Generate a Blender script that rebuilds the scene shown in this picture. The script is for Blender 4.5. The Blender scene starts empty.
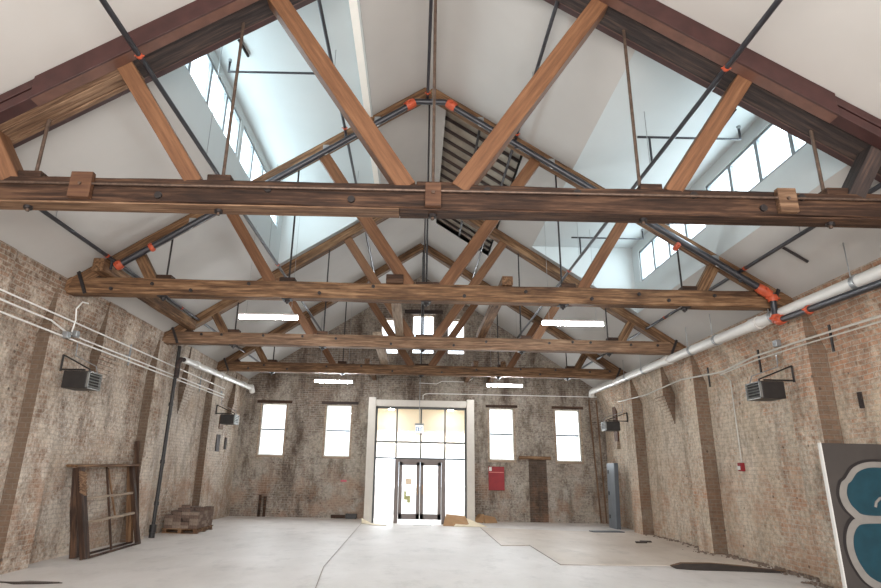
import bpy, math, random
from mathutils import Vector, Matrix, noise
random.seed(7)
D = bpy.data; SC = bpy.context.scene; C = SC.collection

# ---------------------------------------------------------------- camera
PITCH, ROLL = 0.2981, 0.0214
cam_d = D.cameras.new('camera'); cam = D.objects.new('camera', cam_d); C.objects.link(cam); SC.camera = cam
cam_d.sensor_width = 36.0; cam_d.lens = 576.17/881*36; cam_d.shift_x = (440.5-418.0)/881
cam_d.clip_end = 300
fwd = Vector((0, math.cos(PITCH), math.sin(PITCH))); r0 = Vector((1,0,0)); u0 = Vector((0,-math.sin(PITCH), math.cos(PITCH)))
rt = r0*math.cos(ROLL)+u0*math.sin(ROLL); up = u0*math.cos(ROLL)-r0*math.sin(ROLL)
M = Matrix((rt, up, -fwd)).transposed().to_4x4(); M.translation = Vector((0,0,1.7)); cam.matrix_world = M

# ---------------------------------------------------------------- world, exposure, big lights
W = D.worlds.new('world'); SC.world = W; W.use_nodes = True
bg = W.node_tree.nodes['Background']; bg.inputs['Color'].default_value = (0.80,0.90,1.0,1); bg.inputs['Strength'].default_value = 2.2
SC.view_settings.view_transform = 'Standard'; SC.view_settings.look = 'None'; SC.view_settings.gamma = 1
SC.view_settings.use_curve_mapping = False; SC.view_settings.exposure = 0.74
def area(name, loc, to, sx, sy, power, col):
    l = D.lights.new(name, 'AREA'); l.shape = 'RECTANGLE'; l.size = sx; l.size_y = sy; l.energy = power; l.color = col
    o = D.objects.new(name, l); C.objects.link(o); o.location = loc
    d = Vector(to)-Vector(loc); o.rotation_euler = d.to_track_quat('-Z','Y').to_euler(); return o
# fill light added at an assumed open end, unseen behind the camera
area('rear_fill_light', (0.2,-4.9,2.5), (0.2,8,-1.2), 11.5, 4.4, 1350, (1.0,0.96,0.92))
# sky at the clerestory windows
for y0, y1 in ((6.95,10.35),(10.55,13.95)):
    area('daylight_clerestory', (-3.98,(y0+y1)/2,8.15), (0,(y0+y1)/2,7.7), y1-y0, 0.9, 62, (0.74,0.94,1.0))
    area('daylight_clerestory', (5.96,(y0+y1)/2,6.87), (2,(y0+y1)/2,6.5), y1-y0, 0.85, 66, (0.76,0.94,1.0))
area('daylight_entrance', (0.2,24.6,2.3), (0.2,16,0.0), 3.6, 4.2, 200, (0.95,0.98,1.0))

for wx in (-5.43,-2.94,3.3,5.83): area('daylight_back_window', (wx,23.2,3.1), (wx*0.7,14,3.6), 0.95, 1.9, 75, (0.92,0.97,1.0))
for wx in (-1.09,0.245,1.56): area('daylight_gable_window', (wx,23.2,6.9), (wx,14,7.2), 0.7, 1.5, 45, (0.92,0.97,1.0))

# ---------------------------------------------------------------- constants of the hall
S, ZA, RC, YB = 0.664, 9.42, 0.15, 22.5
XL, XLR, XR, XRR = -6.5, -6.72, 6.92, 7.25
Y0 = -5.0
TY = [(6.27,6.53),(10.2,10.47),(14.55,14.82),(18.8,19.06)]
def roof(x): return ZA-S*abs(x-RC)

# ---------------------------------------------------------------- materials
def lin(c): return tuple(((v/255)/12.92 if v/255<=0.04045 else ((v/255+0.055)/1.055)**2.4) for v in c)+(1,)
def newmat(name):
    m = D.materials.new(name); m.use_nodes = True; nt = m.node_tree; b = nt.nodes['Principled BSDF']; return m, nt, b
def N(nt, t, **k):
    n = nt.nodes.new(t)
    for a, v in k.items():
        if a in n.inputs.keys(): n.inputs[a].default_value = v
        else: setattr(n, a, v)
    return n
def ramp(nt, src, stops):
    r = nt.nodes.new('ShaderNodeValToRGB'); nt.links.new(src, r.inputs[0]); e = r.color_ramp.elements
    e[0].position, e[0].color = stops[0][0], stops[0][1]; e[1].position, e[1].color = stops[-1][0], stops[-1][1]
    for p, c in stops[1:-1]:
        q = e.new(p); q.color = c
    return r.outputs[0]
def mix(nt, fac, a, b, mode='MIX'):
    m = nt.nodes.new('ShaderNodeMix'); m.data_type = 'RGBA'; m.blend_type = mode
    for s, v in ((m.inputs[0],fac),(m.inputs[6],a),(m.inputs[7],b)):
        if hasattr(v,'is_linked') or hasattr(v,'links'): nt.links.new(v, s)
        else: s.default_value = v
    return m.outputs[2]
def mth(nt, op, a, b=None, clamp=False):
    m = nt.nodes.new('ShaderNodeMath'); m.operation = op; m.use_clamp = clamp
    for i, v in enumerate((a,b)):
        if v is None: continue
        if hasattr(v,'links'): nt.links.new(v, m.inputs[i])
        else: m.inputs[i].default_value = v
    return m.outputs[0]
def noi(nt, vec, scale, detail=4, rough=0.55):
    n = nt.nodes.new('ShaderNodeTexNoise'); n.inputs['Scale'].default_value = scale; n.inputs['Detail'].default_value = detail; n.inputs['Roughness'].default_value = rough
    if vec is not None: nt.links.new(vec, n.inputs['Vector'])
    return n.outputs['Fac']
def mapr(nt, v, a, b, c=0., d=1.):
    m = nt.nodes.new('ShaderNodeMapRange'); nt.links.new(v, m.inputs[0]); m.inputs[1].default_value=a; m.inputs[2].default_value=b; m.inputs[3].default_value=c; m.inputs[4].default_value=d; return m.outputs[0]
def bump(nt, b, h, strength, dist):
    n = nt.nodes.new('ShaderNodeBump'); n.inputs['Strength'].default_value = strength; n.inputs['Distance'].default_value = dist
    nt.links.new(h, n.inputs['Height']); nt.links.new(n.outputs[0], b.inputs['Normal'])
BLK, WHT = (0,0,0,1), (1,1,1,1)

def plain(name, rgb, rough=0.6, metal=0., var=0.12, scale=9., spec=0.4):
    m, nt, b = newmat(name); tc = N(nt,'ShaderNodeTexCoord')
    f = noi(nt, tc.outputs['Object'], scale, 3)
    c = lin(rgb); lo = tuple(v*(1-var) for v in c[:3])+(1,); hi = tuple(min(1,v*(1+var)) for v in c[:3])+(1,)
    nt.links.new(ramp(nt, f, [(0.3,lo),(0.7,hi)]), b.inputs['Base Color'])
    b.inputs['Roughness'].default_value = rough; b.inputs['Metallic'].default_value = metal; b.inputs['Specular IOR Level'].default_value = spec
    return m
def emis(name, rgb, s):
    m, nt, b = newmat(name); b.inputs['Base Color'].default_value = lin(rgb); b.inputs['Emission Color'].default_value = lin(rgb); b.inputs['Emission Strength'].default_value = s; return m
def wood(name, dark, mid, light, grain=1.0, blot=0.5, rough=0.7):
    m, nt, b = newmat(name); tc = N(nt,'ShaderNodeTexCoord'); oi = N(nt,'ShaderNodeObjectInfo')
    off = N(nt,'ShaderNodeVectorMath', operation='SCALE'); cmb = N(nt,'ShaderNodeCombineXYZ')
    nt.links.new(oi.outputs['Random'], cmb.inputs[0]); nt.links.new(oi.outputs['Random'], cmb.inputs[1]); nt.links.new(cmb.outputs[0], off.inputs[0]); off.inputs[3].default_value = 37.
    ad = N(nt,'ShaderNodeVectorMath', operation='ADD'); nt.links.new(tc.outputs['Object'], ad.inputs[0]); nt.links.new(off.outputs[0], ad.inputs[1])
    mp = N(nt,'ShaderNodeMapping'); mp.inputs['Scale'].default_value = (0.9,14,14); nt.links.new(ad.outputs[0], mp.inputs['Vector'])
    g = noi(nt, mp.outputs[0], 1.6, 6, 0.65)
    mp2 = N(nt,'ShaderNodeMapping'); mp2.inputs['Scale'].default_value = (1.0,3.5,3.5); nt.links.new(ad.outputs[0], mp2.inputs['Vector'])
    bl = noi(nt, mp2.outputs[0], 0.9, 4, 0.6)
    col = ramp(nt, g, [(0.30,lin(dark)),(0.5,lin(mid)),(0.72,lin(light))])
    col = mix(nt, mapr(nt, bl, 0.50,0.72,0,blot), col, lin(dark))
    col = mix(nt, mapr(nt, bl, 0.42,0.28,0,blot*0.7), col, lin(light))
    nt.links.new(col, b.inputs['Base Color']); b.inputs['Roughness'].default_value = rough; b.inputs['Specular IOR Level'].default_value = 0.25
    bump(nt, b, g, 0.5*grain, 0.012); return m

def brickmat(name, tint, lime, limecov, grime, orange=0.0, dark=0.0, red_y=None):
    """tint: brick colours (a,b); lime: wash colour; limecov: coverage threshold; grime: amount"""
    m, nt, b = newmat(name); geo = N(nt,'ShaderNodeNewGeometry'); sp = N(nt,'ShaderNodeSeparateXYZ'); nt.links.new(geo.outputs['Position'], sp.inputs[0])
    sn = N(nt,'ShaderNodeSeparateXYZ'); nt.links.new(geo.outputs['True Normal'], sn.inputs[0])
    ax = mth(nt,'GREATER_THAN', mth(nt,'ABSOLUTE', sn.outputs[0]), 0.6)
    u = N(nt,'ShaderNodeMix'); nt.links.new(ax, u.inputs[0]); nt.links.new(sp.outputs[0], u.inputs[2]); nt.links.new(sp.outputs[1], u.inputs[3])
    cv = N(nt,'ShaderNodeCombineXYZ'); nt.links.new(u.outputs[0], cv.inputs[0]); nt.links.new(sp.outputs[2], cv.inputs[1])
    wob = N(nt,'ShaderNodeTexNoise'); wob.inputs['Scale'].default_value = 2.5; nt.links.new(geo.outputs['Position'], wob.inputs['Vector'])
    sc = N(nt,'ShaderNodeVectorMath', operation='SCALE'); nt.links.new(wob.outputs['Color'], sc.inputs[0]); sc.inputs[3].default_value = 0.05
    ad = N(nt,'ShaderNodeVectorMath', operation='ADD'); nt.links.new(cv.outputs[0], ad.inputs[0]); nt.links.new(sc.outputs[0], ad.inputs[1])
    br = N(nt,'ShaderNodeTexBrick'); nt.links.new(ad.outputs[0], br.inputs['Vector'])
    br.inputs['Scale'].default_value = 1; br.inputs['Brick Width'].default_value = 0.23; br.inputs['Row Height'].default_value = 0.082
    br.inputs['Mortar Size'].default_value = 0.011; br.inputs['Mortar Smooth'].default_value = 0.3; br.inputs['Bias'].default_value = -0.1
    br.inputs['Color1'].default_value = lin(tint[0]); br.inputs['Color2'].default_value = lin(tint[1]); br.inputs['Mortar'].default_value = lin(tint[2])
    P = geo.outputs['Position']
    stretch = N(nt,'ShaderNodeMapping'); stretch.inputs['Scale'].default_value = (1,1,0.55); nt.links.new(P, stretch.inputs['Vector'])
    big = noi(nt, stretch.outputs[0], 0.55, 7, 0.68); med = noi(nt, P, 2.6, 6, 0.7); fine = noi(nt, P, 14, 5, 0.7)
    # lime wash: broad patches, broken up by the fine texture and the courses
    cover = mth(nt,'ADD', mth(nt,'MULTIPLY', big, 1.0), mth(nt,'MULTIPLY', mth(nt,'SUBTRACT', fine, 0.5), 0.55))
    cover = mth(nt,'ADD', cover, mth(nt,'MULTIPLY', mth(nt,'SUBTRACT', med, 0.5), 0.7))
    if red_y: # bare orange brick towards this end of the wall and near the top
        cover = mth(nt,'SUBTRACT', cover, mapr(nt, sp.outputs[1], red_y[0], red_y[1], red_y[2], 0.0))
    cover = mth(nt,'SUBTRACT', cover, mapr(nt, ax, 0., 1., 0.22 if name!='brick_back' else 0., 0.0))  # thinner wash on the pilaster sides, part of their painted shade
    lowz = mapr(nt, sp.outputs[2], 3.2, 5.0, 0.0, 0.10)
    cover = mth(nt,'SUBTRACT', cover, lowz)
    cf = mapr(nt, cover, limecov-0.09, limecov+0.12, 0, 0.86)
    hv = mix(nt, mapr(nt, fine, 0.3,0.7), lin(tuple(v*0.86 for v in lime)), lin(lime))
    hv = mix(nt, mapr(nt, noi(nt, P, 1.3, 6, 0.7), 0.35, 0.68, 0, 0.55), hv, lin((lime[0]*0.80,lime[1]*0.74,lime[2]*0.66)))
    base = mix(nt, mapr(nt, fine, 0.3,0.75,0,0.45), br.outputs['Color'], lin(tint[2]))
    col = mix(nt, cf, base, hv)
    col = mix(nt, mth(nt,'MULTIPLY', br.outputs['Fac'], 0.30), col, lin(tuple(v*0.62 for v in lime)))
    # soot and damp, running down
    st2 = N(nt,'ShaderNodeMapping'); st2.inputs['Scale'].default_value = (1.5,1.5,0.45); nt.links.new(P, st2.inputs['Vector'])
    so = noi(nt, st2.outputs[0], 1.1, 8, 0.75)
    col = mix(nt, mapr(nt, so, 0.49, 0.66, 0, grime), col, lin((78,64,54)))
    col = mix(nt, 0.85, col, ramp(nt, noi(nt, P, 9, 8, 0.8), [(0.33,(0.50,0.47,0.44,1)),(0.52,(1,1,1,1)),(0.7,(1.18,1.16,1.13,1))]), 'MULTIPLY')
    lowo = mth(nt,'MULTIPLY', mapr(nt, sp.outputs[2], 2.3, 1.2, 0., 1.), mapr(nt, noi(nt, P, 1.1, 7, 0.72), 0.48, 0.60, 0, 0.55))
    col = mix(nt, lowo, col, mix(nt, 0.5, br.outputs['Color'], lin((168,122,92))))
    if orange: col = mix(nt, mapr(nt, noi(nt, P, 0.9, 6, 0.7), 0.55, 0.75, 0, orange), col, lin((176,120,84)))
    if name in('brick_left','brick_right'): col = mix(nt, mapr(nt, ax, 0.,1.,0.72,0.), col, lin((88,74,62)))  # pilaster sides darkened by normal: bare brick brown with shade painted in
    holes = N(nt,'ShaderNodeTexVoronoi'); holes.inputs['Scale'].default_value = 2.3; nt.links.new(P, holes.inputs['Vector'])
    col = mix(nt, mapr(nt, holes.outputs['Distance'], 0.075, 0.05, 0, 0.7), col, lin((60,50,44)))
    nt.links.new(col, b.inputs['Base Color']); b.inputs['Roughness'].default_value = 0.92; b.inputs['Specular IOR Level'].default_value = 0.15
    h = mth(nt,'ADD', mth(nt,'MULTIPLY', br.outputs['Fac'], -0.6), mth(nt,'MULTIPLY', fine, 0.9)); h = mth(nt,'ADD', h, mth(nt,'MULTIPLY', med, 1.0))
    bump(nt, b, h, 0.9, 0.03); return m

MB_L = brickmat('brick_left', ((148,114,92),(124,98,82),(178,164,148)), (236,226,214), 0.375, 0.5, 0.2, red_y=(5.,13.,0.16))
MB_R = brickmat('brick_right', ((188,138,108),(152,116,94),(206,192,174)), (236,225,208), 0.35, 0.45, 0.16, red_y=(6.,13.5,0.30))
MB_B = brickmat('brick_back', ((122,104,92),(90,80,74),(164,154,142)), (194,187,177), 0.46, 0.88, 0.08)
MB_P = brickmat('brick_pilaster', ((168,128,98),(142,108,84),(190,174,152)), (214,200,182), 0.44, 0.4, 0.3)

def floor_mat(name, a, b_, seed):
    m, nt, b = newmat(name); geo = N(nt,'ShaderNodeNewGeometry'); mp = N(nt,'ShaderNodeMapping'); mp.inputs['Location'].default_value = (seed,seed,0); mp.inputs['Scale'].default_value=(1,0.6,1)
    nt.links.new(geo.outputs['Position'], mp.inputs['Vector']); V = mp.outputs[0]
    n1 = noi(nt, V, 0.45, 7, 0.65); n2 = noi(nt, V, 6, 5, 0.7); n3 = noi(nt, V, 1.6, 6, 0.7)
    col = ramp(nt, n1, [(0.32,lin(a)),(0.68,lin(b_))])
    col = mix(nt, mapr(nt, n3, 0.52,0.75,0,0.5), col, lin(tuple(v*0.80 for v in a)))
    col = mix(nt, mapr(nt, n2, 0.62,0.8,0,0.25), col, lin(tuple(v*0.6 for v in a)))
    nt.links.new(col, b.inputs['Base Color']); b.inputs['Roughness'].default_value = 0.55; b.inputs['Specular IOR Level'].default_value = 0.3
    bump(nt, b, n2, 0.25, 0.01); return m
M_FLOOR = floor_mat('concrete_floor', (200,193,187), (222,216,212), 3.1)
M_TOP = floor_mat('concrete_topping', (186,170,154), (212,200,188), 9.7)
M_CEIL = plain('drywall_ceiling', (186,184,181), 0.9, var=0.04, scale=0.8, spec=0.2)
M_CLW = plain('drywall_white', (190,196,197), 0.85, var=0.03, scale=0.8, spec=0.2)
M_BRIGHTW = plain('bright_white', (248,248,242), 0.7, var=0.01)
M_SURR = plain('greige_paint', (198,192,183), 0.7, var=0.03)
M_OLD1 = wood('timber_dark', (28,19,15), (58,40,30), (100,74,56), 1.3, 0.8)
M_OLD2 = wood('timber_aged', (48,32,23), (104,76,53), (154,122,92), 1.2, 0.85)
M_OLD3 = wood('timber_aged_pale', (62,44,33), (110,84,64), (154,126,102), 1.2, 0.6)
M_NEW = wood('timber_new', (88,58,40), (108,75,52), (128,92,66), 0.6, 0.2, 0.6)
M_NEWD = wood('timber_brown', (66,44,33), (88,61,45), (108,78,58), 0.8, 0.4, 0.6)
M_PALE = wood('timber_pale', (112,94,78), (150,132,114), (178,162,144), 0.8, 0.3)
M_BLACKW = wood('timber_black', (30,27,27), (54,46,44), (86,68,60), 1.4, 0.4)
M_CHAN = plain('oxblood_steel', (62,36,34), 0.45, 0.15, 0.25, 5., 0.6)
M_CHANE = plain('oxblood_steel_flange', (98,68,57), 0.4, 0.1, 0.2, 5., 0.6)
M_ROD = plain('rusty_rod', (92,76,66), 0.5, 0.5, 0.3, 20)
M_IRON = plain('black_iron', (48,44,44), 0.5, 0.4, 0.25, 14)
M_SPR = plain('black_sprinkler_pipe', (50,50,55), 0.35, 0.3, 0.2, 6, 0.6)
M_ORG = plain('orange_coupling', (176,78,50), 0.5, 0, 0.15, 12)
M_GALV = plain('galvanised_steel', (150,153,155), 0.35, 0.6, 0.12, 14)
M_COND = plain('grey_conduit', (226,224,220), 0.45, 0.0, 0.06, 10)
M_CONDR = plain('grey_conduit_dull', (184,180,172), 0.45, 0.0, 0.06, 10)
M_PVC = plain('white_pvc', (206,204,200), 0.35, 0, 0.03, 4)
M_BLK = plain('black_enamel', (40,37,36), 0.45, 0.1, 0.2, 8)
M_LOUV = plain('louver_grey', (128,128,125), 0.4, 0.5, 0.1, 8)
M_FRM = plain('window_frame_grey', (128,134,138), 0.5, 0.1, 0.08, 6)
M_DKF = plain('bronze_frame', (72,74,74), 0.5, 0.2, 0.08, 6)
M_LEAF = plain('door_leaf_bronze', (112,102,98), 0.5, 0.1, 0.08, 6)
M_RED = plain('red_paint', (136,34,40), 0.6, 0, 0.12, 5)
M_CARD = plain('cardboard', (176,140,104), 0.85, 0, 0.1, 5)
M_CARDW = plain('pale_cardboard', (238,226,200), 0.85, 0, 0.05, 5)
M_STEELD = plain('grey_steel_door', (122,128,134), 0.5, 0.15, 0.08, 3)
M_STEELE = plain('grey_steel_edge', (84,88,94), 0.5, 0.15, 0.08, 3)
M_BRK = plain('loose_brick', (96,78,68), 0.9, 0, 0.35, 18)
M_BRK2 = plain('loose_brick_pale', (122,106,94), 0.9, 0, 0.25, 18)
M_BOARD = plain('dark_board', (62,57,54), 0.75, 0, 0.12, 2.5)
M_TEAL = plain('teal_spray', (14,56,68), 0.6, 0, 0.2, 5)
M_PGREY = plain('grey_spray', (126,122,117), 0.6, 0, 0.10, 6)
M_PBLK = plain('black_spray', (34,30,30), 0.6, 0, 0.2, 6)
M_DIRT = plain('dark_debris', (52,42,36), 0.9, 0, 0.4, 5)
M_STAIN = brickmat('brick_sooty', ((88,74,64),(70,60,54),(110,98,88)), (118,108,98), 0.62, 0.9)
M_INF = brickmat('brick_infill', ((122,92,74),(104,80,66),(150,134,118)), (170,152,134), 0.62, 0.6)
M_STONE = plain('outside_pale_ground', (214,208,198), 0.9, 0, 0.05, 1)
M_CREAM = plain('cream_stucco', (226,214,192), 0.9, 0, 0.03, 1)
M_TUBE = emis('lit_tube', (248,252,255), 75.0)
M_SIGN = emis('lit_sign_face', (240,244,250), 0.35)
M_LETTER = plain('sign_letter', (60,110,160), 0.6)
M_GLASS, nt, b = newmat('clear_glass')
tr = N(nt,'ShaderNodeBsdfTransparent'); gl = N(nt,'ShaderNodeBsdfGlossy'); gl.inputs['Roughness'].default_value = 0.05
ms = N(nt,'ShaderNodeMixShader'); ms.inputs[0].default_value = 0.06; nt.links.new(tr.outputs[0], ms.inputs[1]); nt.links.new(gl.outputs[0], ms.inputs[2]); nt.links.new(ms.outputs[0], nt.nodes['Material Output'].inputs[0])

# ---------------------------------------------------------------- mesh helpers
WM = {}
class B:
    def __init__(s): s.v=[]; s.f=[]
    def add(s, vs, fs):
        o=len(s.v); s.v += [Vector(p) for p in vs]; s.f += [tuple(i+o for i in f) for f in fs]; return s
    def box(s, x0,x1,y0,y1,z0,z1):
        return s.add([(x0,y0,z0),(x1,y0,z0),(x1,y1,z0),(x0,y1,z0),(x0,y0,z1),(x1,y0,z1),(x1,y1,z1),(x0,y1,z1)],
                     [(0,3,2,1),(4,5,6,7),(0,1,5,4),(1,2,6,5),(2,3,7,6),(3,0,4,7)])
    def prism(s, pts, axis, a, b):
        """extrude a closed polygon (2-D pts) along axis ('x': pts=(y,z), 'y': pts=(x,z), 'z': pts=(x,y)) from a to b"""
        def mk(p,t): return {'x':(t,p[0],p[1]),'y':(p[0],t,p[1]),'z':(p[0],p[1],t)}[axis]
        n=len(pts); vs=[mk(p,a) for p in pts]+[mk(p,b) for p in pts]
        ar = sum(pts[i][0]*pts[(i+1)%n][1]-pts[(i+1)%n][0]*pts[i][1] for i in range(n))
        flip = (ar>0) ^ (b<a)
        if axis=='y': flip = not flip
        f1 = tuple(range(n)); f2 = tuple(range(n,2*n))
        fs = [f1[::-1], f2]+[(i,(i+1)%n,(i+1)%n+n,i+n) for i in range(n)]
        if not flip: fs=[t[::-1] for t in fs]
        return s.add(vs, fs)
    def tube(s, pts, r, n=10, cap=True, rs=None):
        pts=[Vector(p) for p in pts]; rings=[]; o=len(s.v); prev=None
        for i,p in enumerate(pts):
            if i==0: d=pts[1]-p
            elif i==len(pts)-1: d=p-pts[i-1]
            else: d=(pts[i+1]-p).normalized()+(p-pts[i-1]).normalized()
            d.normalize()
            if prev is None:
                a=Vector((0,0,1)) if abs(d.z)<0.9 else Vector((1,0,0)); u=d.cross(a).normalized()
            else: u=(prev-d*prev.dot(d)).normalized()
            prev=u; w=d.cross(u); rr = rs[i] if rs else r
            for k in range(n):
                t=2*math.pi*k/n; s.v.append(p+(u*math.cos(t)+w*math.sin(t))*rr)
        for i in range(len(pts)-1):
            for k in range(n):
                a=o+i*n+k; b_=o+i*n+(k+1)%n; s.f.append((a,b_,b_+n,a+n))
        if cap: s.f.append(tuple(o+k for k in range(n))[::-1]); s.f.append(tuple(o+(len(pts)-1)*n+k for k in range(n)))
        return s
    def obj(s, name, mat, parent=None, loc=None, smooth=False, bevel=0):
        """vertices are in world space; loc = origin (defaults to the lowest centre)"""
        if loc is None:
            xs=[v.x for v in s.v]; ys=[v.y for v in s.v]; zs=[v.z for v in s.v]; loc=((min(xs)+max(xs))/2,(min(ys)+max(ys))/2,min(zs))
        return self_obj(name, [v-Vector(loc) for v in s.v], s.f, mat, parent, Matrix.Translation(loc), smooth, bevel)
def self_obj(name, vs, fs, mat, parent, Mw, smooth=False, bevel=0):
    me=D.meshes.new(name); me.from_pydata([tuple(v) for v in vs],[],fs); me.update()
    mats = mat if isinstance(mat,(list,tuple)) else [mat]
    for m_ in mats: me.materials.append(m_)
    if smooth:
        for p in me.polygons: p.use_smooth = True
        try: me.set_sharp_from_angle(angle=math.radians(40))
        except Exception: pass
    o=D.objects.new(name,me); C.objects.link(o); WM[o.name]=Mw
    if parent is not None:
        o.parent=parent; o.matrix_basis = WM[parent.name].inverted() @ Mw
    else: o.matrix_basis = Mw
    if bevel:
        bm_=o.modifiers.new('bevel','BEVEL'); bm_.width=bevel; bm_.segments=2; bm_.limit_method='ANGLE'
    return o
def thing(name, loc, label, cat, group=None):
    o=D.objects.new(name,None); C.objects.link(o); o.empty_display_size=0.2; o.location=loc; WM[o.name]=Matrix.Translation(loc); tag(o,label,cat,group); return o
def tag(o, label, cat, group=None):
    o['label']=label; o['category']=cat
    if group: o['group']=group
    return o
def struct(o): o['kind']='structure'; return o
def arc(c, r, a0, a1, axis, n=6):
    out=[]
    for i in range(n+1):
        t=a0+(a1-a0)*i/n; p={'x':(0,math.cos(t),math.sin(t)),'y':(math.cos(t),0,math.sin(t)),'z':(math.cos(t),math.sin(t),0)}[axis]
        out.append(tuple(c[k]+r*p[k] for k in range(3)))
    return out
def beam(name, p0, p1, th, h, mat, parent, wob=0.006, cham=0.012, seg=None, ends=(0,0)):
    """a sawn timber along p0->p1 (centre line); th = thickness across, h = depth; rough sawn faces and arrises"""
    p0=Vector(p0); p1=Vector(p1); d=p1-p0; L=d.length; d.normalize()
    if abs(d.y)>0.9: ey=Vector((1,0,0))*(-1 if d.y>0 else 1)
    else: ey=Vector((0,1,0))
    ez=d.cross(ey).normalized()
    if ez.z<0 and abs(ez.z)>0.05: ez=-ez; 
    ey=ez.cross(d).normalized()
    mid=(p0+p1)/2; Mw=Matrix((d,ey,ez)).transposed().to_4x4(); Mw.translation=mid
    n = seg or max(2,int(L/0.35)); c=min(cham,th*0.3,h*0.3); a,b_=th/2,h/2
    prof=[(-a+c,-b_),(a-c,-b_),(a,-b_+c),(a,b_-c),(a-c,b_),(-a+c,b_),(-a,b_-c),(-a,-b_+c)]
    vs=[]; sd=random.random()*90
    for i in range(n+1):
        x=-L/2+L*i/n
        for k,(y,z) in enumerate(prof):
            q=Vector((x*1.3+sd,y*2+k*0.7,z*2)); w=wob
            xx = x
            if i==0: xx = x + ends[0]*z
            if i==n: xx = x + ends[1]*z
            vs.append((xx, y+noise.noise(q)*w, z+noise.noise(q+Vector((7,3,1)))*w))
    fs=[]
    for i in range(n):
        for k in range(8):
            A=i*8+k; Bq=i*8+(k+1)%8; fs.append((A,Bq,Bq+8,A+8))
    fs.append(tuple(range(8))[::-1]); fs.append(tuple(n*8+k for k in range(8)))
    o=self_obj(name, vs, fs, mat, parent, Mw); return o

# ================================================================ THE SETTING
# floor
fl=B(); fl.box(-8.2,8.2,Y0-3,YB+0.45,-0.3,0.0); floor=struct(fl.obj('floor', M_FLOOR, loc=(0,10,0)))
tp=B(); tp.prism([(2.16,19.85),(2.16,15.2),(2.88,15.35),(2.9,12.3),(4.9,12.5),(7.2,12.6),(7.2,19.7),(5.2,19.3)],'z',0.0005,0.012)
tp.obj('floor_topping', M_TOP, floor)
jt=B()
for a,b_ in (((-1.71,20.7),(-1.60,11.4)),((-1.60,11.4),(-1.42,9.4)),((-6.2,9.42),(-5.25,9.5)),((2.9,12.3),(7.0,12.2)),((-1.4,9.4),(-1.2,6.0)),((2.16,19.85),(2.16,15.2)),((2.16,15.2),(2.88,15.35)),((2.88,15.35),(2.9,12.3))):
    A=Vector((a[0],a[1])); Q=Vector((b_[0],b_[1])); n_=(Q-A).normalized(); n_=Vector((-n_.y,n_.x))*0.006
    jt.prism([tuple(A-n_),tuple(Q-n_),tuple(Q+n_),tuple(A+n_)],'z',0.0125,0.0155)
jt.obj('floor_joint', plain('joint_grime',(158,148,138),0.9), floor)

# side walls: recessed panels with attached pilasters, corbelled half pilasters and a flush frieze
def side_wall(name, sgn, face, rec, mat):
    w=B(); o1=rec+sgn*0.5
    def bx(xa,xb,*r): w.box(min(xa,xb),max(xa,xb),*r)
    ztop=roof(rec)+0.02
    bx(rec,o1,Y0,YB+0.45,0,ztop)
    for y in (2.2,6.1,10.0,14.35,18.62,-1.8): bx(face,rec+sgn*0.05,y,y+0.72,0,roof(face)-0.26)
    # frieze
    w.prism([(rec,3.9),(rec+sgn*0.05,3.9),(rec+sgn*0.05,roof(rec+sgn*0.05)),(face+sgn*0.02,roof(face+sgn*0.02)),(face+sgn*0.06,4.66)],'y',Y0,YB)
    # corbelled half pilasters
    cy = ((8.1,8.75),(11.75,12.45),(16.4,17.1),(20.9,21.5)) if sgn<0 else ((16.2,16.85),)
    for a,b_ in cy:
        bx(face,rec+sgn*0.05,a,b_,3.85,roof(face)-0.01)
        for i in range(9):
            t=(i+1)/10; xx=face+(rec-face)*t; z1=3.85-i*0.082
            bx(xx,rec+sgn*0.05,a+0.02*i,b_-0.035*i,z1-0.082,z1)
    return struct(w.obj(name, mat, loc=(rec,9,0)))
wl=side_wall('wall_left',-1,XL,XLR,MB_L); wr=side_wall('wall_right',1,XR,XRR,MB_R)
# sunk bricked-up openings and wood set into the walls
def patch(parent,nm,x0,x1,y0,y1,z0,z1,mat): return B().box(x0,x1,y0,y1,z0,z1).obj(nm,mat,parent,bevel=0.004)
patch(wr,'timber_lintel',XRR-0.035,XRR+0.05,8.65,9.95,4.2,4.34,M_BLACKW)
patch(wr,'brick_infill',XRR-0.02,XRR+0.05,13.15,14.25,4.12,4.32,M_INF)
patch(wr,'brick_infill',XRR-0.02,XRR+0.05,11.35,12.45,4.18,4.52,M_INF)
patch(wr,'timber_post_strip',XRR-0.06,XRR+0.05,21.0,21.35,2.85,4.75,M_NEWD)
patch(wr,'stone_bracket',XRR-0.12,XRR+0.05,20.95,21.3,2.6,2.85,M_PALE)
patch(wl,'timber_block',XLR-0.05,XLR+0.03,20.1,20.45,2.2,2.75,M_BLACKW)
patch(wl,'timber_block',XLR-0.05,XLR+0.03,21.0,21.2,2.3,2.7,M_BLACKW)
patch(wl,'timber_block',XLR-0.05,XLR+0.03,20.2,20.6,2.95,3.4,M_OLD2)
patch(wr,'timber_wedge',XRR-0.03,XRR+0.05,9.38,9.46,2.82,3.08,M_BLACKW)

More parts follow.
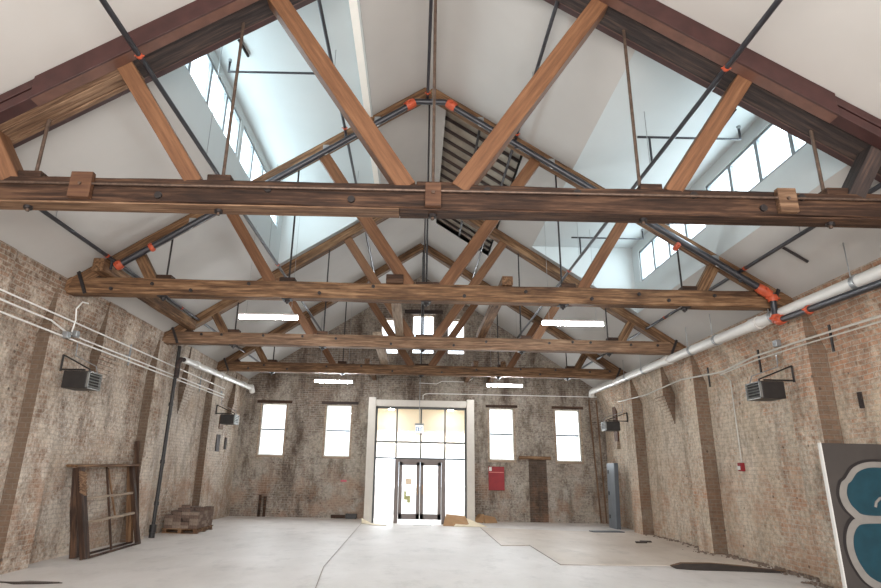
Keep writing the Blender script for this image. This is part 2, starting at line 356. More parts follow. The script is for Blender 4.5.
# back wall with openings
HOLES=[(-5.90,-4.96,2.16,4.06),(-3.42,-2.46,2.16,4.06),(2.83,3.76,2.16,4.06),(5.36,6.30,2.16,4.06),
       (-0.21,0.70,6.13,7.75),(-1.46,-0.72,6.10,7.56),(1.20,1.92,6.13,7.58),(-1.45,1.9,0.0,2.2)]
def back_wall():
    w=B(); xs=sorted(set([-7.2,7.75,RC]+[h[0] for h in HOLES]+[h[1] for h in HOLES])); zs=sorted(set([0.0]+[h[2] for h in HOLES]+[h[3] for h in HOLES]))
    y0,y1=YB,YB+0.42
    for a,b_ in zip(xs,xs[1:]):
        lim=min(roof(a),roof(b_)); zz=[z for z in zs if z<lim-0.02]
        for i,z in enumerate(zz):
            cx,last=(a+b_)/2, i==len(zz)-1
            zn = zz[i+1] if not last else None; cz=(z+(zn if zn else z+0.05))/2
            if any(h[0]<cx<h[1] and h[2]<=cz<h[3] for h in HOLES): continue
            if last: w.prism([(a,z),(b_,z),(b_,roof(b_)+0.01),(a,roof(a)+0.01)],'y',y0,y1)
            else: w.box(a,b_,y0,y1,z,zn)
    return struct(w.obj('wall_back', MB_B, loc=(0,YB,0)))
wb=back_wall()
def bp_(nm,x0,x1,z0,z1,d,mat,**k): return B().box(x0,x1,YB-d,YB+0.02,z0,z1).obj(nm,mat,wb,bevel=0.004)
bp_('sooty_chase',4.28,4.95,0.0,2.2,0.02,M_STAIN); bp_('stone_ledge',3.92,5.12,2.2,2.32,0.08,M_OLD2)
bp_('timber_lintel',-3.62,-2.2,4.10,4.20,0.03,M_BLACKW); bp_('timber_lintel',2.70,3.92,4.10,4.20,0.03,M_OLD1); bp_('timber_lintel',5.24,6.45,4.10,4.20,0.03,M_OLD1); bp_('timber_lintel',-6.1,-4.75,4.09,4.2,0.03,M_OLD1)
bp_('timber_lintel',-0.52,1.02,7.78,7.93,0.05,M_BLACKW)
bp_('brick_ledge',-6.6,-2.2,2.02,2.09,0.04,MB_B)
bp_('pink_paint_mark',-2.72,-2.5,1.26,1.33,0.006,plain('pink_paint',(196,96,110)))
# wall behind the camera: brick piers either side of an opening made up for the rear fill light
w=B(); w.box(-7.2,-6.2,Y0-0.4,Y0,0,4.9); w.box(6.6,7.7,Y0-0.4,Y0,0,4.8); w.prism([(-7.2,4.8),(7.75,4.8),(7.75,roof(7.75)),(RC,ZA),(-7.2,roof(-7.2))],'y',Y0-0.4,Y0)
struct(w.obj('wall_front', MB_B, loc=(0,Y0,0)))

# ceiling: drywall slopes with two flat-topped clerestory dormers and an unfinished bay
DY0,DY1=6.62,14.4
LW,LI,RI,RW=-3.73,-1.02,3.03,5.71     # dormer window-wall and inner-edge x
HX0,HX1,HY0,HY1=0.52,2.15,10.5,16.7
def slope_cells(bk, xs, ys, skip, t=0.14):
    for a,b_ in zip(xs,xs[1:]):
        for c,d in zip(ys,ys[1:]):
            if skip((a+b_)/2,(c+d)/2): continue
            bk.prism([(a,roof(a)),(b_,roof(b_)),(b_,roof(b_)+t),(a,roof(a)+t)],'y',c,d)
ce=B()
slope_cells(ce,[-7.3,LW,LI,RC],[Y0-0.4,DY0,DY1,YB+0.42],lambda x,y: LW<x<LI and DY0<y<DY1)
slope_cells(ce,[RC,HX0,HX1,RI,RW,7.8],[Y0-0.4,DY0,HY0,DY1,HY1,YB+0.42],lambda x,y:(RI<x<RW and DY0<y<DY1) or (HX0<x<HX1 and HY0<y<HY1))
ceiling=struct(ce.obj('ceiling', M_CEIL, loc=(0,10,5)))
ZL0,ZL1,ZR=8.80,8.60,7.53
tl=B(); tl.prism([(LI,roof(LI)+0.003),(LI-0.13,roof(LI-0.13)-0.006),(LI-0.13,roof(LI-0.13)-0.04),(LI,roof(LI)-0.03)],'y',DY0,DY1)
struct(tl.obj('pale_strip_1', M_BRIGHTW, loc=(LI,10,8.5)))  # whiter strip along the inner edge of the left dormer
# left dormer: flat ceiling, window wall with band of openings, end cheeks
dl=B(); dl.prism([(LW-0.2,ZL0),(LI+0.02,ZL1),(LI+0.02,ZL1+0.14),(LW-0.2,ZL0+0.14)],'y',DY0-0.1,DY1+0.1)
for ya,yb_ in ((DY0-0.12,DY0+0.006),(DY1-0.006,DY1+0.12)): dl.prism([(LW,roof(LW)),(LI,roof(LI)),(LI,ZL1+0.05),(LW,ZL0)],'y',ya,yb_)
dl.obj('dormer_ceiling', M_CLW, ceiling)
dr=B(); dr.prism([(RI-0.02,ZR),(RW+0.2,ZR),(RW+0.2,ZR+0.14),(RI-0.02,ZR+0.14)],'y',DY0-0.1,DY1+0.1)
for ya,yb_ in ((DY0-0.12,DY0+0.006),(DY1-0.006,DY1+0.12)): dr.prism([(RI,roof(RI)),(RW,roof(RW)),(RW,ZR),(RI,ZR+0.05)],'y',ya,yb_)
dr.obj('dormer_ceiling', M_CLW, ceiling)
GY=((6.95,10.38),(10.55,13.98))
def dormer_wall(name, x, zb, zw0, zw1, zt, sgn):
    w=B(); xa,xb=(x-0.2,x+0.006) if sgn<0 else (x-0.006,x+0.2)
    w.box(xa,xb,DY0,DY1,zb,zw0); w.box(xa,xb,DY0,DY1,zw1,zt)
    w.box(xa,xb,DY0,GY[0][0],zw0,zw1); w.box(xa,xb,GY[0][1],GY[1][0],zw0,zw1); w.box(xa,xb,GY[1][1],DY1,zw0,zw1)
    return struct(w.obj(name, M_CLW, loc=(x,10.5,zb)))
dormer_wall('wall_left_dormer',LW,roof(LW)-0.0,7.70,8.58,ZL0+0.02,-1)
dormer_wall('wall_right_dormer',RW,roof(RW)-0.0,6.44,7.27,ZR+0.01,1)
wn=[0]
def ribbon(x,z0,z1,ya,yb_,sgn):
    wn[0]+=1; root=D.objects.new('window_%d'%wn[0],None); C.objects.link(root); loc=(x,(ya+yb_)/2,z0); root.location=loc; WM[root.name]=Matrix.Translation(loc); struct(root)
    xo=x-0.10*(-sgn); xa,xb=sorted((x+sgn*0.02,x+sgn*0.09)); t=0.05
    f=B(); f.box(xa,xb,ya,yb_,z0,z0+t); f.box(xa,xb,ya,yb_,z1-t,z1); f.box(xa,xb,ya,ya+t,z0,z1); f.box(xa,xb,yb_-t,yb_,z0,z1); f.obj('window_frame',M_FRM,root)
    n=4; 
    for i in range(1,n):
        y=ya+(yb_-ya)*i/n; B().box(xa,xb,y-0.045,y+0.045,z0+t,z1-t).obj('mullion',M_FRM,root)
    for i in range(n):
        a=ya+(yb_-ya)*i/n+0.045; b_=ya+(yb_-ya)*(i+1)/n-0.045; xm=x+sgn*0.055
        B().box(xm-0.004,xm+0.004,a,b_,z0+t,z1-t).obj('pane',M_GLASS,root)
for ya,yb_ in GY: ribbon(LW,7.70,8.58,ya,yb_,-1)
for ya,yb_ in GY: ribbon(RW,6.44,7.27,ya,yb_,1)

# unfinished bay: dark rafters under the old roof boards
root=ceiling
hb=B(); hb.prism([(HX0-0.05,roof(HX0-0.05)+0.18),(HX1+0.05,roof(HX1+0.05)+0.18),(HX1+0.05,roof(HX1+0.05)+0.38),(HX0-0.05,roof(HX0-0.05)+0.38)],'y',HY0-0.05,HY1+0.05)
hb.obj('roof_boards', plain('grey_roof_boards',(160,151,138),0.9,0,0.2,3), root)
he=B()
for a,b_,c,d in ((HX0-0.04,HX0,HY0,HY1),(HX1,HX1+0.04,HY0,HY1)): he.prism([(a,roof(a)+0.02),(b_,roof(b_)+0.02),(b_,roof(b_)+0.38),(a,roof(a)+0.38)],'y',c,d)
for c,d in ((HY0-0.04,HY0),(HY1,HY1+0.04)): he.prism([(HX0,roof(HX0)+0.02),(HX1,roof(HX1)+0.02),(HX1,roof(HX1)+0.38),(HX0,roof(HX0)+0.38)],'y',c,d)
he.obj('hatch_lining', M_BLACKW, root)
y=HY0+0.25
while y<HY1-0.1:
    beam('roof_joist',(HX0,y,roof(HX0)+0.12),(HX1,y,roof(HX1)+0.12),0.04,0.07,M_BLACKW,root,0.004,0.004); y+=0.43
beam('roof_joist',(1.25,HY0,roof(1.25)+0.07),(1.25,HY1,roof(1.25)+0.07),0.05,0.05,M_IRON,root,0.0,0.004)

# sash windows in the back wall
def sash(x0,x1,z0,z1,bars,tilt):
    wn[0]+=1; root=D.objects.new('window_%d'%wn[0],None); C.objects.link(root); loc=((x0+x1)/2,YB+0.15,z0); root.location=loc; WM[root.name]=Matrix.Translation(loc); struct(root)
    ya,yb_=YB+0.10,YB+0.18; t=0.045
    f=B(); f.box(x0,x1,ya-0.06,yb_,z0,z0+t); f.box(x0,x1,ya,yb_,z1-t,z1); f.box(x0,x0+t,ya,yb_,z0,z1); f.box(x1-t,x1,ya,yb_,z0,z1); f.obj('window_frame',M_BRIGHTW if tilt else M_PALE,root)
    r=B(); 
    if tilt: r.box(x0-0.06,x0,YB-0.02,YB+0.1,z0-0.03,z1+0.03); r.box(x1,x1+0.06,YB-0.02,YB+0.1,z0-0.03,z1+0.03); r.box(x0-0.06,x1+0.06,YB-0.04,YB+0.1,z0-0.08,z0); r.obj('timber_lining',M_PALE,root)
    if bars:
        zm=(z0+z1)/2
        for a,b_ in ((z0+t,zm),(zm,z1-t)):
            s=B(); s.box(x0+t,x1-t,ya,yb_-0.02,(a if a>z0+t+0.1 else zm-0.035),(a+0.03 if a>z0+t+0.1 else zm)); s.obj('sash_rail',M_FRM,root)
    B().box(x0+t,x1-t,YB+0.14,YB+0.146,z0+t,z1-t).obj('pane',M_GLASS,root)
for h in HOLES[:4]: sash(h[0],h[1],h[2],h[3],True,True)
for h in HOLES[4:7]: sash(h[0],h[1],h[2],h[3],False,False)
# entrance: glazed screen, pair of doors, painted surround (a shallow vestibule standing into the hall)
YE=20.85; K=(YE)/22.5
def EB(self,x0,x1,y0,y1,z0,z1): return B.box(self,x0*K,x1*K,y0,y1,max(0,1.7+(z0-1.7)*K) if z0>0.005 else z0,1.7+(z1-1.7)*K)
class E_(B):
    def box(s,*a): return EB(s,*a)
dn=D.objects.new('door_1',None); C.objects.link(dn); dn.location=(0.22,YE,0); WM[dn.name]=Matrix.Translation((0.22,YE,0)); struct(dn)
s=E_(); s.box(-1.80,-1.52,YE-0.16,YE+0.30,0,4.38); s.box(1.96,2.24,YE-0.16,YE+0.30,0,4.36); s.box(-1.52,1.96,YE-0.13,YE+0.30,4.06,4.30); s.obj('surround',M_SURR,dn,bevel=0.006)
fy0,fy1=YE+0.02,YE+0.10
f=E_(); f.box(-1.52,-1.45,fy0,fy1,0,4.06); f.box(1.89,1.96,fy0,fy1,0,4.06); f.box(-1.52,1.96,fy0,fy1,3.98,4.06); f.obj('screen_frame',M_DKF,dn)
for x,z0 in ((-0.70,2.17),(0.225,2.17),(1.14,2.17)): E_().box(x-0.03,x+0.03,fy0,fy1,z0,3.98).obj('mullion',M_DKF,dn)
for x in (-0.70,1.14): E_().box(x-0.03,x+0.03,fy0,fy1,0,2.17).obj('mullion',M_DKF,dn)
for z in (2.74,2.15): E_().box(-1.45,1.89,fy0-0.005,fy1,z-0.03,z+0.03).obj('transom',M_DKF,dn)
ff=E_(); ff.box(-0.72,-0.58,fy0-0.03,fy1,0,2.12); ff.box(1.02,1.16,fy0-0.03,fy1,0,2.12); ff.box(-0.58,1.02,fy0-0.03,fy1,2.02,2.12); ff.obj('door_frame',M_LEAF,dn)
for a,b_,hx in ((-0.57,0.215,0.13),(0.225,1.01,0.31)):
    l=E_(); t=0.13; l.box(a,a+t,fy0-0.02,fy1-0.02,0.01,2.02); l.box(b_-t,b_,fy0-0.02,fy1-0.02,0.01,2.02); l.box(a,b_,fy0-0.02,fy1-0.02,1.9,2.02); l.box(a,b_,fy0-0.02,fy1-0.02,0.01,0.20)
    lf=l.obj('door_leaf',M_LEAF,dn)
    E_().box(a+t,b_-t,fy0+0.02,fy0+0.028,0.20,1.9).obj('pane',M_GLASS,lf)
    B().tube([(hx*K,fy0-0.02,0.95),(hx*K,fy0-0.08,0.95),(hx*K,fy0-0.08,1.25),(hx*K,fy0-0.02,1.25)],0.012,8).obj('handle',M_CARD,lf)
for a,b_,z0,z1 in ((-1.45,-0.73,2.77,3.98),(-0.67,0.195,2.77,3.98),(0.255,1.11,2.77,3.98),(1.17,1.89,2.77,3.98),(-1.45,-0.73,2.18,2.71),(-0.67,0.195,2.18,2.71),(0.255,1.11,2.18,2.71),(1.17,1.89,2.18,2.71),(-1.45,-0.73,0.02,2.12),(1.17,1.89,0.02,2.12)):
    E_().box(a,b_,fy0+0.03,fy0+0.038,z0,z1).obj('pane',M_GLASS,dn)
pp=E_(); pp.box(-0.36,-0.12,fy0+0.005,fy0+0.012,0.68,0.82); pp.box(-0.36,-0.28,fy0+0.005,fy0+0.012,0.82,0.98); pp.box(-0.24,-0.12,fy0+0.005,fy0+0.012,0.58,0.68); pp.obj('taped_notice',plain('olive_paper',(176,176,120)),dn)
E_().box(-0.32,-0.08,fy0+0.005,fy0+0.012,1.22,1.44).obj('taped_notice',plain('tan_paper',(236,214,188)),dn)
# vestibule box between the screen and the outer wall, cream inside, with two lamps added to brighten it
vb=B(); vb.box(-1.66,-1.50,YE+0.3,YB,0,4.0); vb.box(1.92,2.06,YE+0.3,YB,0,4.0); vb.box(-1.66,2.06,YE+0.3,YB,3.95,4.08); vb.box(-1.52,1.96,YB-0.1,YB,2.2,3.95)
struct(vb.obj('wall_vestibule', M_CREAM, loc=(0.2,YB-0.6,0)))
for x in (-0.9,1.3):
    t=thing('vestibule_fill_lamp',(x,21.7,3.6),'small round lamp added for fill inside the glazed entrance, '+('left one' if x<0 else 'right one'),'light','added entrance lamps')
    B().tube([(x,21.7,3.90),(x,21.7,3.95)],0.12,16).obj('lamp_base',M_PVC,t); B().tube([(x,21.7,3.86),(x,21.7,3.90)],0.10,16).obj('lamp_shade',M_TUBE,t)
    l=D.lights.new('vestibule_fill_light','POINT'); l.energy=2.5; l.color=(1,0.95,0.85); l.shadow_soft_size=0.1; o=D.objects.new('vestibule_fill_light',l); C.objects.link(o); o.location=(x,21.6,3.3)
# outside the entrance: paved ground and the cream soffit and beam of the porch
struct(B().box(-30,30,YB+0.45,70,-0.3,-0.02).obj('floor_outside',M_STONE,loc=(0,40,0)))
struct(B().box(-30,30,-40,Y0-3.0,-0.3,-0.02).obj('floor_yard',M_STONE,loc=(0,-20,0)))

# ================================================================ ROOF TRUSSES
PX=[-4.75,-2.44,0.155,2.71,4.98]
def truss(i, label, mt, mstr, mch):
    y0,y1=TY[i]; yc=(y0+y1)/2; tk=y1-y0
    T=thing('roof_truss',(0.2,yc,4.72),label,'truss','timber roof trusses')
    zb,zt=4.72,5.03
    if i==0: zb,zt=4.70,5.02
    xe=(-6.6,7.02)
    tie=beam('tie_beam',(xe[0],yc,(zb+zt)/2),(xe[1],yc,(zb+zt)/2),tk,zt-zb,mt,T,0.012,0.016,seg=50)
    # rafters
    ca=math.atan(S); off=0.30 if i else 0.26
    if i==0: ys=(6.12,6.5)
    elif i==1: ys=(y0,y0+0.15)
    else: ys=(y0,y1)
    for sg in (-1,1):
        xe_=RC+sg*6.75; vh=off/2+0.005
        p0=(RC,sum(ys)/2,ZA-vh); p1=(xe_,sum(ys)/2,roof(xe_)-vh)
        beam('rafter',p0,p1,ys[1]-ys[0],off*math.cos(ca)-0.01,mch,T,0.012 if i else 0.006,0.014,ends=(S*0.5*(1),0))
    # struts
    def st(xb,xt,ofs,w,name='strut',m=None,th=0.16):
        sg=-1 if xt<RC else 1
        zt_=roof(xt)-off+0.06
        yy=yc-0.02
        yt=yy
        if i==0: yy=6.40; yt=6.23; th=0.25; zt_=roof(xt)-0.12
        beam(name,(xb,yy,zt-0.03),(xt,yt,zt_),th,w,m or mstr,T,0.004,0.008)
    e=0 if i else 0.09; st(-0.16,-1.98-e,0,0.225); st(0.48,2.32+e,0,0.225)
    st(-2.74,-3.76-e,0,0.2); st(3.06,4.06+e,0,0.2)
    st(-4.98,-5.32,0,0.2,m=M_OLD2 if i else M_NEW); st(5.28,5.62,0,0.2,m=M_OLD2 if i else M_BLACKW)
    # rods with nuts and bearing blocks
    for k,x in enumerate(PX):
        zt_=roof(x)-0.1
        B().tube([(x,yc,zb-0.09),(x,yc,zt_)],0.022 if i==0 else 0.018,8).obj('tie_rod',M_ROD if i==0 else M_IRON,T,smooth=True)
        B().tube([(x,yc,zb-0.06),(x,yc,zb)],0.05,8).box(x-0.09,x+0.09,yc-0.09,yc+0.09,zb-0.018,zb).obj('nut_and_washer',M_IRON,T)
        if k!=2:
            sg=-1 if x<0 else 1
            a,b_=(x-0.30,x-0.01) if False else ((x-0.16,x+0.13) if sg<0 else (x-0.03,x+0.24))
            B().box(a,b_,y0+0.03,y1-0.03,zt-0.01,zt+0.09).obj('bearing_block',M_OLD1,T,bevel=0.012)
        else: B().box(x-0.20,x+0.36,y0+0.04,y1-0.04,zt-0.01,zt+0.06).obj('bearing_block',M_OLD1,T,bevel=0.012)
    # heel blocks and straps
    for sg,xw in ((-1,-6.55),(1,6.95)):
        xin=xw-sg*0.75
        B().prism([(xw,zt-0.01),(xin,zt-0.01),(xin+sg*0.10,roof(xin+sg*0.1)-off+0.02),(xw,roof(xw)-0.05)],'y',y0+0.01,y1-0.01).obj('heel_block',M_OLD1,T)
        a=xw-sg*0.38; b_=xw-sg*0.20
        beam('heel_strap',(a-sg*0.03,y0-0.02,zb-0.01),(b_+sg*0.05,y0-0.02,zt+0.24),0.03,0.06,M_IRON,T,0,0.004)
    # bolts on the face of the tie beam
    rb=random.Random(i+3)
    for x in [-5.6,-5.0,-4.1,-3.0,-1.95,-0.75,0.9,1.9,3.3,4.0,4.55,5.6,6.3]:
        xx=x+rb.uniform(-.15,.15); z=zb+rb.choice((0.09,0.2,0.24))
        B().tube([(xx,y0-0.028,z),(xx,y0+0.01,z)],0.034 if i else 0.045,8).obj('bolt',M_IRON,tie)
    return T,tie
labs=['nearest timber roof truss, dark beam, oxblood steel along its rafters, near top of view',
      'second timber roof truss from the camera, with the black sprinkler main along its rafters',
      'third timber roof truss from the camera, between the two pairs of strip lights',
      'farthest timber roof truss, nearest to the brick gable wall']
T=[truss(0,labs[0],M_OLD1,M_NEW,M_BLACKW),truss(1,labs[1],M_OLD2,M_NEW,M_OLD2),truss(2,labs[2],M_OLD3,M_NEW,M_OLD2),truss(3,labs[3],M_OLD2,M_NEW,M_OLD2)]
# nearest truss: steel channels sandwiching the rafter, face plates and the long rod
T1=T[0][0]; tie1=T[0][1]
def slab(nm,xa,xb,ya,yb_,o0,o1,mat,parent=T1):
    return B().prism([(xa,roof(xa)-o0),(xb,roof(xb)-o0),(xb,roof(xb)-o1),(xa,roof(xa)-o1)],'y',ya,yb_).obj(nm,mat,parent,bevel=0.004)
for sg in (-1,1):
    xi=RC; xo=RC+sg*4.86; xw=RC+sg*6.72
    slab('steel_channel',xi,xo,5.94,5.97,0.005,0.31,M_CHAN)
    slab('channel_flange',xi,xo,5.97,6.12,0.275,0.31,M_CHANE)
    slab('steel_channel',xo,xw,5.955,5.985,0.02,0.14,M_CHAN); slab('steel_channel',xo,xw,5.955,6.12,0.17,0.30,M_CHAN)
    slab('steel_channel',xi,xw,6.56,6.66,0.02,0.19,M_CHAN); slab('channel_flange',xi,xw,6.50,6.56,0.16,0.20,M_CHANE)
for j,(o0,o1,ya,yb_) in enumerate(((0.2,0.295,6.125,6.22),(0.2,0.30,6.225,6.33),(0.2,0.29,6.335,6.42),(0.2,0.30,6.425,6.5))):
    beam('rafter_plank',(RC-6.5,(ya+yb_)/2,roof(RC-6.5)-(o0+o1)/2),(RC-3.85,(ya+yb_)/2,roof(RC-3.85)-(o0+o1)/2),yb_-ya,(o1-o0)*0.83,M_OLD3,T1,0.003,0.006)
for xa,xb,z0,z1 in ((-4.18,-3.92,4.72,5.05),(0.06,0.25,4.70,5.0),(4.27,4.49,4.72,5.03)):
    p=B().box(xa,xb,6.19,6.265,z0,z1).obj('face_plate',M_NEWD if xa<4 else M_OLD3,T1,bevel=0.006)
    B().tube([((xa+xb)/2,6.17,z0+0.17),((xa+xb)/2,6.2,z0+0.17)],0.02,8).obj('bolt',M_ROD,p)
B().tube([(-6.4,6.215,4.90),(0.15,6.215,4.905),(6.8,6.215,4.91)],0.016,8).obj('long_rod',M_ROD,T1)
B().tube([(-6.45,6.215,4.90),(-6.38,6.215,4.90)],0.03,8).obj('rod_end_nut',M_IRON,T1)
beam('underside_strip',(-6.4,6.40,4.688),(-0.25,6.40,4.688),0.25,0.02,M_OLD3,T1,0.003,0.003); beam('underside_strip',(-0.24,6.40,4.688),(6.8,6.40,4.688),0.25,0.02,M_OLD1,T1,0.003,0.003)  # strips added under the tie; the left one paler for its lit underside

# longitudinal timbers resting on the tie beams
def joist(x,ya,yb_,mat,lab,w=0.16,h=0.17,z=5.03,x2=None):
    o=beam('timber_joist',(x,ya,z+h/2+0.006),(x if x2 is None else x2,yb_,z+h/2+0.006),w,h,mat,None,0.004,0.01); return tag(o,lab,'beam')
B().box(-0.60,-0.28,10.16,10.44,5.025,5.20).obj('bearing_block',M_OLD1,T[1][0],bevel=0.012)
joist(-0.46,10.46,14.86,M_PALE,'pale timber joist left of centre resting on the second and third trusses',w=0.2)
joist(1.66,10.16,14.86,M_OLD2,'brown timber joist right of centre resting on the second and third trusses',w=0.2)
joist(-1.05,14.9,18.85,M_PALE,'pale timber joist resting on the third and farthest trusses',w=0.26)
joist(-1.62,18.76,YB-0.08,M_OLD3,'timber joist from farthest truss to gable wall, left of centre')
joist(1.95,18.76,YB-0.08,M_OLD3,'timber joist from farthest truss to gable wall, just right of centre')
joist(2.85,18.76,YB-0.08,M_OLD2,'timber joist from farthest truss to gable wall, rightmost of the three')
o=beam('timber_purlin',(-5.80,9.85,5.162),(-5.80,14.45,5.162),0.2,0.245,M_OLD2,None,0.01,0.014); tag(o,'heavy old timber purlin low on left roof slope between second and third trusses','beam')

# ================================================================ SPRINKLERS
sm=thing('sprinkler_main',(0.2,10.08,5),'black sprinkler main pipe with orange couplings following the second truss','pipe')
ym=10.08
mz=lambda x: roof(x)-0.40
pl=[(-5.62,ym,mz(-5.62)),(-0.12,ym,8.90),(0.47,ym,8.90),(6.42,ym,4.97)]
B().tube(pl,0.062,12).obj('pipe_run',M_SPR,sm,smooth=True)
B().tube([(6.42,ym,4.97),(6.5,ym,4.92),(6.5,ym,4.47),(6.5,ym-0.1,4.42),(6.55,2.0,4.22),(6.55,-4.5,4.2)],0.058,12).obj('pipe_run',M_SPR,sm,smooth=True)
def coup(p,d,parent,L=0.13,r=0.088):
    p=Vector(p); d=Vector(d).normalized(); o=B().tube([p-d*L/2,p-d*L*0.2,p+d*L*0.2,p+d*L/2],r,12,rs=[r*0.86,r,r,r*0.86])
    wg=min(0.05,r*0.45); e=d.cross(Vector((0,0,1))); e=(e if e.length>0.1 else Vector((1,0,0))).normalized(); q=p+e*r; o.tube([q-e*0.02,q+e*wg],wg*0.5,6); q=p-e*r; o.tube([q+e*0.02,q-e*wg],wg*0.5,6)
    return o.obj('coupling',M_ORG,parent,smooth=True)
dL=Vector((1,0,S)).normalized(); dR=Vector((1,0,-S)).normalized()
coup((-0.24,ym,8.83),dL,sm,0.2,0.1); coup((0.60,ym,8.83),dR,sm,0.2,0.1)
coup((-5.55,ym,mz(-5.55)),dL,sm); coup((-5.0,ym,mz(-5.0)),dL,sm,0.08); coup((4.85,ym,mz(4.85)-0.06),dR,sm,0.08)
coup((6.36,ym,5.0),dR,sm,0.26,0.095); coup((6.5,ym,4.86),(0,0,1),sm,0.12,0.09); coup((6.5,ym-0.02,4.47),(0,0,1),sm,0.14,0.09); coup((6.5,ym-0.12,4.42),(0,1,0),sm,0.16,0.09); coup((6.51,9.2,4.40),(0,1,0),sm,0.07,0.08)
for x in (-4.35,-3.3,-1.9,-0.9,1.2,2.6,4.3,5.6):
    z=(mz(-5.62)+(x+5.62)*(8.90-mz(-5.62))/5.5) if x<0 else (8.90-(x-0.47)*(8.90-4.97)/5.95); hg=B().tube([(x,ym-0.03,z+0.09),(x,ym+0.12,z+0.12)],0.012,6); hg.tube(arc((x,ym,z),0.066,0,2*math.pi,'y',12),0.008,6); hg.box(x-0.06,x+0.06,ym+0.07,ym+0.12,z+0.10,z+0.2); hg.obj('pipe_clamp',M_GALV,sm)
lines={'A':(-3.48,6.50,'on the upper left slope below the left clerestory'),'B':(-1.51,8.12,'left of the ridge, beside the bright ceiling edge'),'C':(0.11,8.97,'along the ridge above the centre rods'),
       'D':(1.88,8.07,'right of the ridge, below the unfinished roof bay'),'E':(3.72,6.50,'on the upper right slope feeding the right clerestory'),'F':(-5.69,5.34,'lowest one on the left slope, near left wall'),'G':(5.96,5.36,'lowest one on the right slope, near right wall')}
BT={}
for k,(x,z,pos) in lines.items():
    r=0.03 if k not in 'AEFG' else 0.034
    if k=='C': ye=ym
    else: ye=21.4
    bt=thing('sprinkler_branch',(x,ym,z),'thin dark sprinkler branch pipe '+pos,'pipe','sprinkler branch pipes'); BT[k]=bt
    B().tube([(x,-4.5,z),(x,ym,z),(x,ye,z)] if ye>ym+1 else [(x,-4.5,z),(x,ym,z)],r,10).obj('pipe_run',M_SPR,bt,smooth=True)
    for yy in ([5.92] if k in 'AE' else [])+[ym-0.2,ym+0.15,13.4]:
        if yy>ye: continue
        coup((x,yy,z),(0,1,0),bt,0.05,0.042)
    if k!='C':
        zm=mz(x)
        B().tube([(x,ym,zm),(x,ym,z)],0.028,8).obj('riser',M_SPR,bt,smooth=True)
    for yy in (4.0,8.3,12.5,16.8,20.4):
        if yy>ye: continue
        inl = LW<x<LI and DY0<yy<DY1; inr = RI<x<RW and DY0<yy<DY1
        zt_= (ZL0-(ZL0-ZL1)*(x-LW)/(LI-LW)) if inl else (ZR if inr else roof(x))
        if k in 'D' and HY0<yy<HY1: zt_=roof(x)+0.3
        B().tube([(x,yy,z+r),(x,yy,zt_)],0.006,6).obj('hanger_rod',M_GALV,bt)
def armover(x0,z0,x1,z1,y,k,tip=0.2):
    t=B().tube([(x0,y,z0),(x0,y,z1)],0.02,8).tube([(x0-(0.0 if x1<x0 else 0.2),y,z1),(x1,y,z1),(x1,y,z1+tip)],0.022,8).obj('sprinkler_arm',M_SPR,BT[k],smooth=True)
    B().tube([(x1,y,z1+tip),(x1,y,z1+tip+0.05)],0.035,8).obj('sprinkler_head',M_GALV,t)
armover(-1.51,8.12,-3.39,8.30,8.5,'B')
armover(3.87,6.69,5.42,7.20,8.55,'E')
armover(3.87,6.69,5.40,7.16,12.86,'E')
# steel channel stubs screwed to the ceilings
def stub(p,q,lab):
    o=B().tube([p,q],0.03,4).obj('strut_channel',M_IRON); tag(o,lab,'bracket','steel channel stubs on the ceiling')
stub((-3.17,8.2,8.715),(-3.12,8.6,8.71),'short steel channel on the ceiling of the left clerestory')
stub((5.16,8.15,7.50),(5.2,8.6,7.50),'short steel channel on the ceiling of the right clerestory')
stub((6.10,9.0,roof(6.10)-0.03),(6.50,9.0,roof(6.50)-0.03),'short black steel channel on the low right ceiling above white pipe')

# ================================================================ WHITE DRAIN PIPES
pr=thing('drain_pipe',(6.6,12,4.6),'large white plastic drain pipe hung along the top of the right wall','pipe')
xs_=6.62
B().tube([(xs_,-4.5,4.44),(xs_,7.73,4.55),(xs_,21.6,4.70)],0.108,16).obj('pipe_run',M_PVC,pr,smooth=True)
B().tube([(xs_,21.6,4.70),(xs_,21.8,4.66),(xs_,21.86,4.50)],0.11,14).obj('elbow',M_PVC,pr,smooth=True)
for y in (5.2,10.9,15.0,19.2):
    z=4.55+(y-7.73)*0.0108; B().tube([(xs_,y-0.14,z),(xs_,y+0.14,z)],0.128,16).obj('pipe_collar',M_PVC,pr,smooth=True)
for y in (8.2,10.3,12.4,13.6,16.6,18.0):
    z=4.55+(y-7.73)*0.0108
    B().tube([(xs_,y-0.045,z),(xs_,y+0.045,z)],0.122,16).obj('pipe_clamp',M_GALV,pr,smooth=True)
    B().tube([(xs_-0.10,y,z+0.08),(xs_-0.10,y,roof(xs_-0.10))],0.008,6).obj('hanger_rod',M_GALV,pr)
plf=thing('drain_pipe',(-6.2,18,4.5),'white plastic drain pipe high on the left wall near the back corner','pipe')
xq=-6.2
B().tube([(xq,15.25,4.41),(xq,21.6,4.56)],0.085,14).obj('pipe_run',M_PVC,plf,smooth=True)
B().tube([(xq,21.55,4.56),(xq+0.02,21.75,4.6),(xq+0.03,21.9,4.42)],0.1,14).obj('elbow',M_PVC,plf,smooth=True)
for y in (16.2,18.4,20.8): B().tube([(xq,y-0.06,4.42+(y-15.3)*0.022),(xq,y+0.06,4.42+(y-15.3)*0.022)],0.105,14).obj('pipe_collar',M_PVC,plf,smooth=True)
B().tube([(xq,15.28,4.41),(xq-0.03,15.12,4.40),(xq-0.06,15.06,4.30),(xq-0.07,15.08,3.9)],0.06,12).obj('elbow',M_BLACKW,plf,smooth=True)
bp=thing('downpipe',(-6.42,15.35,0),'tall black iron downpipe standing against the left wall','pipe')
